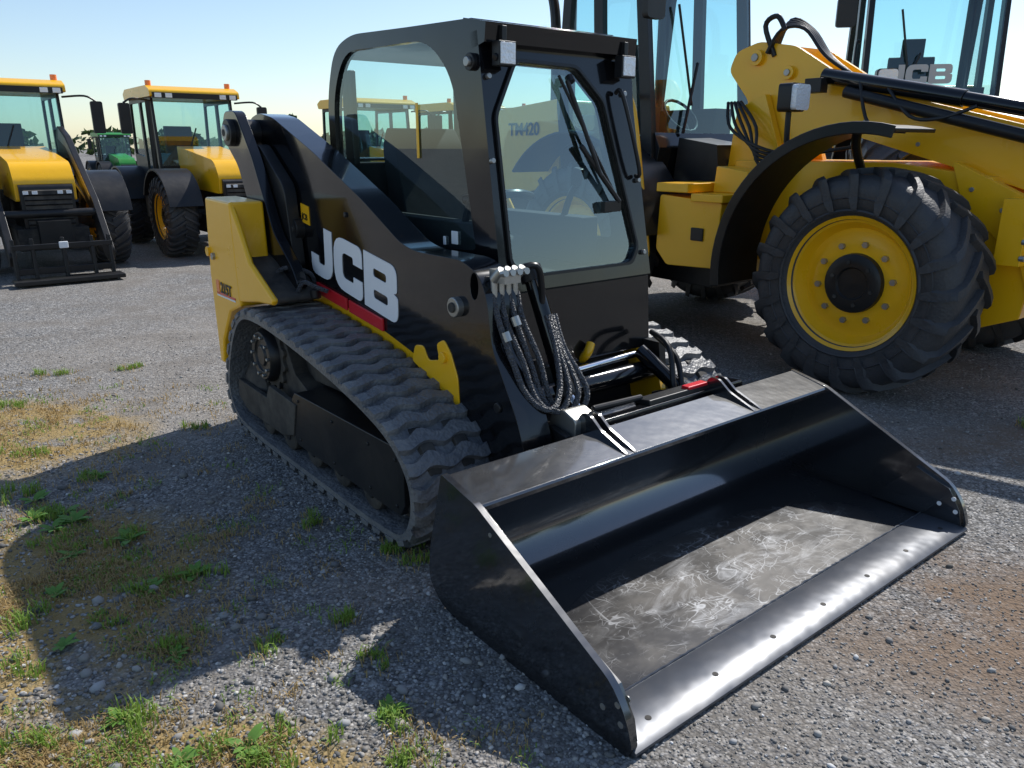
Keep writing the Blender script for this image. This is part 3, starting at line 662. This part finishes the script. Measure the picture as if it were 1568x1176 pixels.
def tractor(loc,me,yaw=YAW,ldr=False,sc=1):
    T=empty('tractor',loc,yaw);T.scale=(sc,sc,sc)
    mkobj('body',me,T,bevel=.008,seg=1)
    for i,(x,y,fl) in enumerate(((.21,0,0),(1.79,0,1),(.21,2.35,0),(1.79,2.35,1))):
        mkobj('wheel_%d'%(i+1),WT,T,loc=(x,y,.6),rot=(R.uniform(0,1),0,math.pi if fl else 0))
    if ldr:
        b=MB()
        for x in(.42,1.50):
            b.prism(rnd([(.9,1.1),(1.0,1.75),(.8,1.9),(.3,1.75),(-.9,.95),(-1.45,.35),(-1.35,.2),(-1.2,.25),(-.75,.75),(.3,1.45),(.6,1.45),(.6,1.1)],.05),x,x+.08,BLK2)
            b.cyl((x+.04,.4,1.2),(x+.04,-.9,.75),.035,STL,12)
            b.prism(rnd([(.85,1.72),(.7,1.86),(.3,1.72),(-.8,1.0),(-.75,.92),(.35,1.6)],.03),x-.004,x+.084,STL)
        b.box((.45,-1.5,.12),(1.55,-1.44,.2),BLK2);b.box((.45,-1.5,.42),(1.55,-1.44,.48),BLK2);b.cyl((.42,-.95,.8),(1.58,-.95,.8),.05,BLK2)
        for x in(.45,.65,.98,1.3,1.5): b.prism([(-1.52,.05),(-1.48,.55),(-1.42,.55),(-1.38,.1)],x,x+.04,BLK2)
        b.box((.40,-1.75,.03),(1.60,-1.45,.08),BLK2);b.box((.95,-1.53,.42),(1.05,-1.5,.5),WHT)
        b.obj('front_loader',T,bevel=.008)
    return T
tractor((-7.22,10.08,0),TM,ldr=True)
tractor((-5.32,11.83,0),TM)
tractor((-2.75,14.9,0),TM)
tractor((-.95,16.6,0),TM)
tractor((.7,18.6,0),TM)
tractor((-15.6,30.2,0),TG,sc=.85)
# ------------------------------------------------------------------ ground
def groundmat():
    m,nt,b=newmat('gravel_ground')
    co=N(nt,'ShaderNodeTexCoord').outputs['Object']
    def vor(scale,feat='F1'):
        v=N(nt,'ShaderNodeTexVoronoi',feature=feat);v.inputs['Scale'].default_value=scale;nt.links.new(co,v.inputs['Vector']);return v
    v1=vor(95);v2=vor(42)
    s1=N(nt,'ShaderNodeSeparateColor');nt.links.new(v1.outputs['Color'],s1.inputs[0])
    s2=N(nt,'ShaderNodeSeparateColor');nt.links.new(v2.outputs['Color'],s2.inputs[0])
    c1=ramp(nt,s1.outputs[0],[(0,(.095,.092,.088)),(.45,(.21,.203,.193)),(.8,(.31,.30,.285)),(1,(.55,.53,.505))])
    big=ramp(nt,s2.outputs[0],[(.62,(0,0,0)),(.66,(1,1,1))])
    c2=ramp(nt,s2.outputs[1],[(0,(.13,.13,.135)),(.6,(.31,.305,.30)),(1,(.50,.48,.45))])
    c=mixc(nt,math_(nt,'MULTIPLY',big,.8),c1,c2)
    edge=ramp(nt,v1.outputs['Distance'],[(.35,(1,1,1)),(.75,(.38,.38,.38))]);c=mixc(nt,.85,c,edge,'MULTIPLY')
    n1=noise_(nt,co,.55,5,.6);n2=noise_(nt,co,2.2,5,.65)
    c=mixc(nt,math_(nt,'MULTIPLY',ramp(nt,n1,[(.40,(0,0,0)),(.62,(1,1,1))]),.5),c,(.31,.275,.235))
    c=mixc(nt,math_(nt,'MULTIPLY',ramp(nt,n2,[(.46,(0,0,0)),(.68,(1,1,1))]),.55),c,(.135,.118,.10))
    sp=N(nt,'ShaderNodeSeparateXYZ');nt.links.new(co,sp.inputs[0])
    def blob(cx,cy,rx,ry):
        a=math_(nt,'POWER',math_(nt,'ABSOLUTE',math_(nt,'DIVIDE',math_(nt,'SUBTRACT',sp.outputs[0],cx),rx)),2)
        d=math_(nt,'POWER',math_(nt,'ABSOLUTE',math_(nt,'DIVIDE',math_(nt,'SUBTRACT',sp.outputs[1],cy),ry)),2)
        return math_(nt,'SUBTRACT',1,math_(nt,'ADD',a,d),True)
    g=math_(nt,'ADD',math_(nt,'ADD',blob(-1.85,2.35,.85,1.0),blob(-.95,1.6,.8,.32)),blob(-3.1,4.1,1.1,.8))
    g=math_(nt,'MULTIPLY',math_(nt,'MULTIPLY',g,2.2),ramp(nt,noise_(nt,co,4,7,.7),[(.38,(0,0,0)),(.56,(1,1,1))]),True)
    straw=mixc(nt,noise_(nt,co,55,3,.7),(.42,.28,.10),(.19,.145,.06))
    c=mixc(nt,math_(nt,'MULTIPLY',g,.9,True),c,straw)
    br=math_(nt,'MULTIPLY',math_(nt,'ADD',blob(1.75,2.35,.95,.75),blob(3.0,4.0,1.0,.4)),ramp(nt,n2,[(.32,(0,0,0)),(.58,(1,1,1))]),True)
    c=mixc(nt,math_(nt,'MULTIPLY',br,.85),c,(.19,.125,.078))
    nt.links.new(c,b.inputs['Base Color']);b.inputs['Roughness'].default_value=.9;b.inputs['Specular IOR Level'].default_value=.25
    h=math_(nt,'ADD',math_(nt,'MULTIPLY',math_(nt,'SUBTRACT',1,v1.outputs['Distance']),.5),math_(nt,'MULTIPLY',math_(nt,'SUBTRACT',1,v2.outputs['Distance']),math_(nt,'MULTIPLY',big,.9)))
    h=math_(nt,'ADD',h,math_(nt,'MULTIPLY',noise_(nt,co,6,5,.7),1.6))
    bp=N(nt,'ShaderNodeBump');bp.inputs['Strength'].default_value=.9;bp.inputs['Distance'].default_value=.012
    nt.links.new(h,bp.inputs['Height']);nt.links.new(bp.outputs[0],b.inputs['Normal'])
    return m
GM=groundmat()
me=bpy.data.meshes.new('ground');S_=900
me.from_pydata([(-S_,-S_,0),(S_,-S_,0),(S_,S_,0),(-S_,S_,0)],[],[(0,1,2,3)]);me.materials.append(GM);mkobj('ground',me)
rng=np.random.default_rng(3)
t=(1+5**.5)/2
ico=np.array([(-1,t,0),(1,t,0),(-1,-t,0),(1,-t,0),(0,-1,t),(0,1,t),(0,-1,-t),(0,1,-t),(t,0,-1),(t,0,1),(-t,0,-1),(-t,0,1)],float);ico/=np.linalg.norm(ico[0])
icf=np.array([(0,11,5),(0,5,1),(0,1,7),(0,7,10),(0,10,11),(1,5,9),(5,11,4),(11,10,2),(10,7,6),(7,1,8),(3,9,4),(3,4,2),(3,2,6),(3,6,8),(3,8,9),(4,9,5),(2,4,11),(6,2,10),(8,6,7),(9,8,1)])
n=46000
r1=rng.random(n);Y=1.25+(r1**1.8)*5.5;X=(rng.random(n)*2-1)*(Y*.80+.25)
sz=.0026+.005*rng.random(n)**2.5+ (rng.random(n)<.02)*rng.random(n)*.013
sz*=np.where((X<.3)&(Y<4),1.2,.8)
V=ico[None]*(1+.35*(rng.random((n,12,1))-.5))
ang=rng.random(n)*6.283;ca,sa=np.cos(ang),np.sin(ang)
scl=np.stack([1+.5*rng.random(n),.8+.3*rng.random(n),.5+.35*rng.random(n)],1)
V=V*scl[:,None,:]*sz[:,None,None]
Vx=V[:,:,0]*ca[:,None]-V[:,:,1]*sa[:,None];Vy=V[:,:,0]*sa[:,None]+V[:,:,1]*ca[:,None]
V=np.stack([Vx+X[:,None],Vy+Y[:,None],V[:,:,2]+sz[:,None]*.25],2).reshape(-1,3)
F=(icf[None]+(np.arange(n)*12)[:,None,None]).reshape(-1,3)
me=bpy.data.meshes.new('gravel');me.vertices.add(len(V));me.vertices.foreach_set('co',V.ravel())
me.loops.add(F.size);me.loops.foreach_set('vertex_index',F.ravel());me.polygons.add(len(F));me.polygons.foreach_set('loop_start',np.arange(0,F.size,3));me.polygons.foreach_set('loop_total',np.full(len(F),3));me.update();me.validate()
ca_=me.color_attributes.new('Col','FLOAT_COLOR','POINT')
g=.10+.29*rng.random(n)**1.4;g=np.where(rng.random(n)<.06,g+.25,g);wm=rng.random(n)*.14
cc=np.stack([g*(1+wm*.7),g,g*(1-wm),np.ones(n)],1);ca_.data.foreach_set('color',np.repeat(cc,12,axis=0).ravel())
m,nt,b=newmat('stone');a=N(nt,'ShaderNodeAttribute',attribute_name='Col');nt.links.new(a.outputs['Color'],b.inputs['Base Color']);b.inputs['Roughness'].default_value=.85
me.materials.append(m);mkobj('gravel',me)
def leafmat(name,c1,c2):
    m,nt,b=newmat(name);co=N(nt,'ShaderNodeTexCoord').outputs['Object']
    nt.links.new(mixc(nt,noise_(nt,co,25,3),c1,c2),b.inputs['Base Color']);b.inputs['Roughness'].default_value=.6
    tr=N(nt,'ShaderNodeBsdfTranslucent');nt.links.new(mixc(nt,.5,c1,c2),tr.inputs[0]);mx=N(nt,'ShaderNodeMixShader');mx.inputs[0].default_value=.35
    nt.links.new(b.outputs[0],mx.inputs[1]);nt.links.new(tr.outputs[0],mx.inputs[2]);nt.links.new(mx.outputs[0],nt.nodes['Material Output'].inputs[0]);return m
GR=leafmat('green_grass',(.16,.29,.035),(.30,.41,.07));ST=leafmat('dry_grass',(.54,.38,.16),(.36,.25,.10));WD=leafmat('weed_leaf',(.10,.25,.035),(.20,.36,.06))
def blades(b,cx,cy,rr,n,h,mat,w=.0024,flat=1):
    for _ in range(n):
        a=R.uniform(0,6.283);d=rr*R.random()**.7;x=cx+d*math.cos(a);y=cy+d*math.sin(a)
        hh=h*R.uniform(.5,1.1);lean=R.uniform(.15,.9)*flat;da=R.uniform(0,6.283);dx,dy=math.cos(da),math.sin(da);px,py=-dy*w,dx*w
        p1=(x+dx*lean*hh*.35,y+dy*lean*hh*.35,hh*.6);p2=(x+dx*lean*hh,y+dy*lean*hh,hh*(1-.35*lean))
        b.add([(x-px,y-py,0),(x+px,y+py,0),(p1[0]+px*.8,p1[1]+py*.8,p1[2]),(p1[0]-px*.8,p1[1]-py*.8,p1[2]),p2],[(0,1,2,3),(3,2,4)],mat)
b=MB()
tufts=[(-2.14,3.15,.16),(-1.63,2.95,.08),(-1.24,2.66,.09),(-1.36,2.55,.07),(-2.15,3.57,.10),(-.74,1.77,.12),(-.31,1.83,.09),(-1.1,1.83,.11),(-.84,2.2,.07),(-1.12,2.2,.07),(-.89,3.1,.07),(-.38,2.8,.10),(-.50,2.87,.08),(-1.9,2.9,.12),(-2.2,2.75,.14),(-1.0,1.68,.12),(-.62,1.68,.1),(-1.35,1.75,.1),(-3.2,4.7,.12),(-2.6,3.9,.12),(-.42,2.12,.06),(-.6,2.35,.06),(-1.75,2.35,.1),(-.08,2.75,.06),(3.35,4.15,.10),(3.1,4.3,.09),(3.7,4.05,.12),(-2.9,5.6,.1),(-1.6,2.1,.08),(-1.45,2.35,.06),(-2.4,3.4,.12),(-3.4,5.4,.1),(-1.9,4.3,.06),(-.28,1.72,.07)]
for x,y,r in tufts:
    k=int(1150*r);q=R.uniform(.7,1.15)
    for _ in range(4):
        ox,oy=R.gauss(0,r*.5),R.gauss(0,r*.42);blades(b,x+ox,y+oy,r*.4,k//4,.06*q,GR)
    blades(b,x,y,r*1.4,k//2,.035,ST)
for _ in range(880):
    x=R.gauss(-1.7,.42);y=R.gauss(2.25,.5)
    if y<1.3 or noise.noise(Vector((x*2.2,y*2.2,3)))<-.1: continue
    blades(b,x,y,.07,26,.03,ST if R.random()<.80 else GR,.002,1.4)
for _ in range(340):
    x=R.gauss(-.95,.42);y=R.gauss(1.62,.16)
    if noise.noise(Vector((x*3,y*3,9)))<-.1: continue
    blades(b,x,y,.06,22,.03,ST if R.random()<.55 else GR,.002,1.3)
for _ in range(260):
    x=R.gauss(-3.0,.6);y=R.gauss(4.2,.55);blades(b,x,y,.09,16,.03,ST if R.random()<.75 else GR,.003,1.3)
mkobj('grass',b.mesh('grass',recalc=False))
b=MB()
for x,y,s in((-1.63,2.93,1.2),(-1.24,2.66,1.1),(-1.36,2.55,.8),(-2.15,3.12,1.1),(-2.05,3.2,1),(-2.3,3.05,1),(-2.1,3.6,.9),(-.74,1.75,1),(-1.8,2.8,.8),(-2.3,2.6,.9),(-1.15,1.85,.8),(-.36,1.9,.8),(-2.5,3.35,1),(-2.0,3.02,1),(-2.25,3.3,1.1),(-1.5,2.2,.8),(-1.95,3.1,1.2),(-1.7,2.5,.9),(-1.1,2.15,.8),(-.9,1.7,.8)):
    for _ in range(12):
        a=R.uniform(0,6.283);l=.06*s*R.uniform(.6,1.3);w=l*.2;dx,dy=math.cos(a),math.sin(a);up=R.uniform(.2,.8)
        v=[];f=[]
        for t_,ww in ((0,0),(.35,1),(.7,.8),(1,0)):
            cx=x+dx*l*t_;cy=y+dy*l*t_;cz=.004+l*up*(t_-.45*t_*t_);v+=[(cx-dy*w*ww,cy+dx*w*ww,cz+.003*ww),(cx+dy*w*ww,cy-dx*w*ww,cz+.003*ww)]
        for k in range(3): f.append((2*k,2*k+1,2*k+3,2*k+2))
        b.add(v,f,WD)
mkobj('weeds',b.mesh('weeds',recalc=False))
FOL=leafmat('foliage',(.03,.06,.015),(.06,.10,.025))
def treemass(name,items,card):
    V=[];F=[];
    for (x,y,h,w,nl) in items:
        for k in range(nl):
            a=rng.random()*6.283;zz=rng.random();rr=w*(math.sin(math.pi*min(1,.15+zz*.85))**.6 if h<6.5 else (1.05-zz))*rng.random()**.5
            c=np.array([x+rr*math.cos(a),y+rr*math.sin(a),h*(.08+.92*zz)])
            u=rng.normal(size=3);u/=np.linalg.norm(u);v=np.cross(u,rng.normal(size=3));v/=np.linalg.norm(v);s=card*(.6+.8*rng.random())
            o=len(V);V+=[c-u*s,c+v*s*.6,c+u*s,c-v*s*.6];F.append((o,o+1,o+2,o+3))
    me=bpy.data.meshes.new(name);me.from_pydata([tuple(q) for q in V],[],F);me.materials.append(FOL);return mkobj(name,me)
its=[]
for i in range(120):
    x=-190+i*3.2+R.uniform(-2,2);its.append((x,170+R.uniform(-15,15),R.uniform(3.0,5.5),R.uniform(2.5,4),70))
treemass('distant_tree_line',its,.9)
for nm,x,y,h,w,nl in(('tree',-12.2,45,3.3,.9,500),('conifer_tree',36,-6.0,7.2,1.5,900),('conifer_tree',36.5,-9.0,6.6,1.4,900),('conifer_tree',37,-13,7.5,1.6,700)):
    o=treemass(nm,[(x,y,h,w,nl)],.18 if h<5 else .25)
    b=MB();b.tube([(x,y,0),(x,y,h*.8)],lambda t:.12*(1-t)+.02,DARK,8,0);b.obj('trunk',o)
# ------------------------------------------------------------------ light
w=bpy.data.worlds.new('World');scene.world=w;w.use_nodes=True;nt=w.node_tree
SD=Vector((-.41,-.545,-.731)).normalized()
el=math.asin(-SD.z);az=math.atan2(-SD.x,-SD.y)
sk=N(nt,'ShaderNodeTexSky',sky_type='NISHITA');sk.sun_disc=False;sk.sun_elevation=el;sk.sun_rotation=az;sk.dust_density=.5;sk.air_density=1.0;sk.ozone_density=2.0
nt.links.new(sk.outputs[0],nt.nodes['Background'].inputs[0]);nt.nodes['Background'].inputs[1].default_value=.15
ld=bpy.data.lights.new('sun','SUN');ld.energy=5.0;ld.angle=rad(.55);ld.color=(1,.97,.92)
o=bpy.data.objects.new('sun',ld);COL.objects.link(o);o.rotation_euler=SD.to_track_quat('-Z','Y').to_euler()
cd=bpy.data.cameras.new('camera');cd.sensor_width=36;cd.lens=27.04;cd.clip_end=3000;cd.clip_start=.05
co=bpy.data.objects.new('camera',cd);COL.objects.link(co);co.location=(0,0,1.6);co.rotation_euler=(rad(90-17.1),0,0);scene.camera=co
scene.view_settings.view_transform='Standard';scene.view_settings.look='None';scene.view_settings.exposure=0
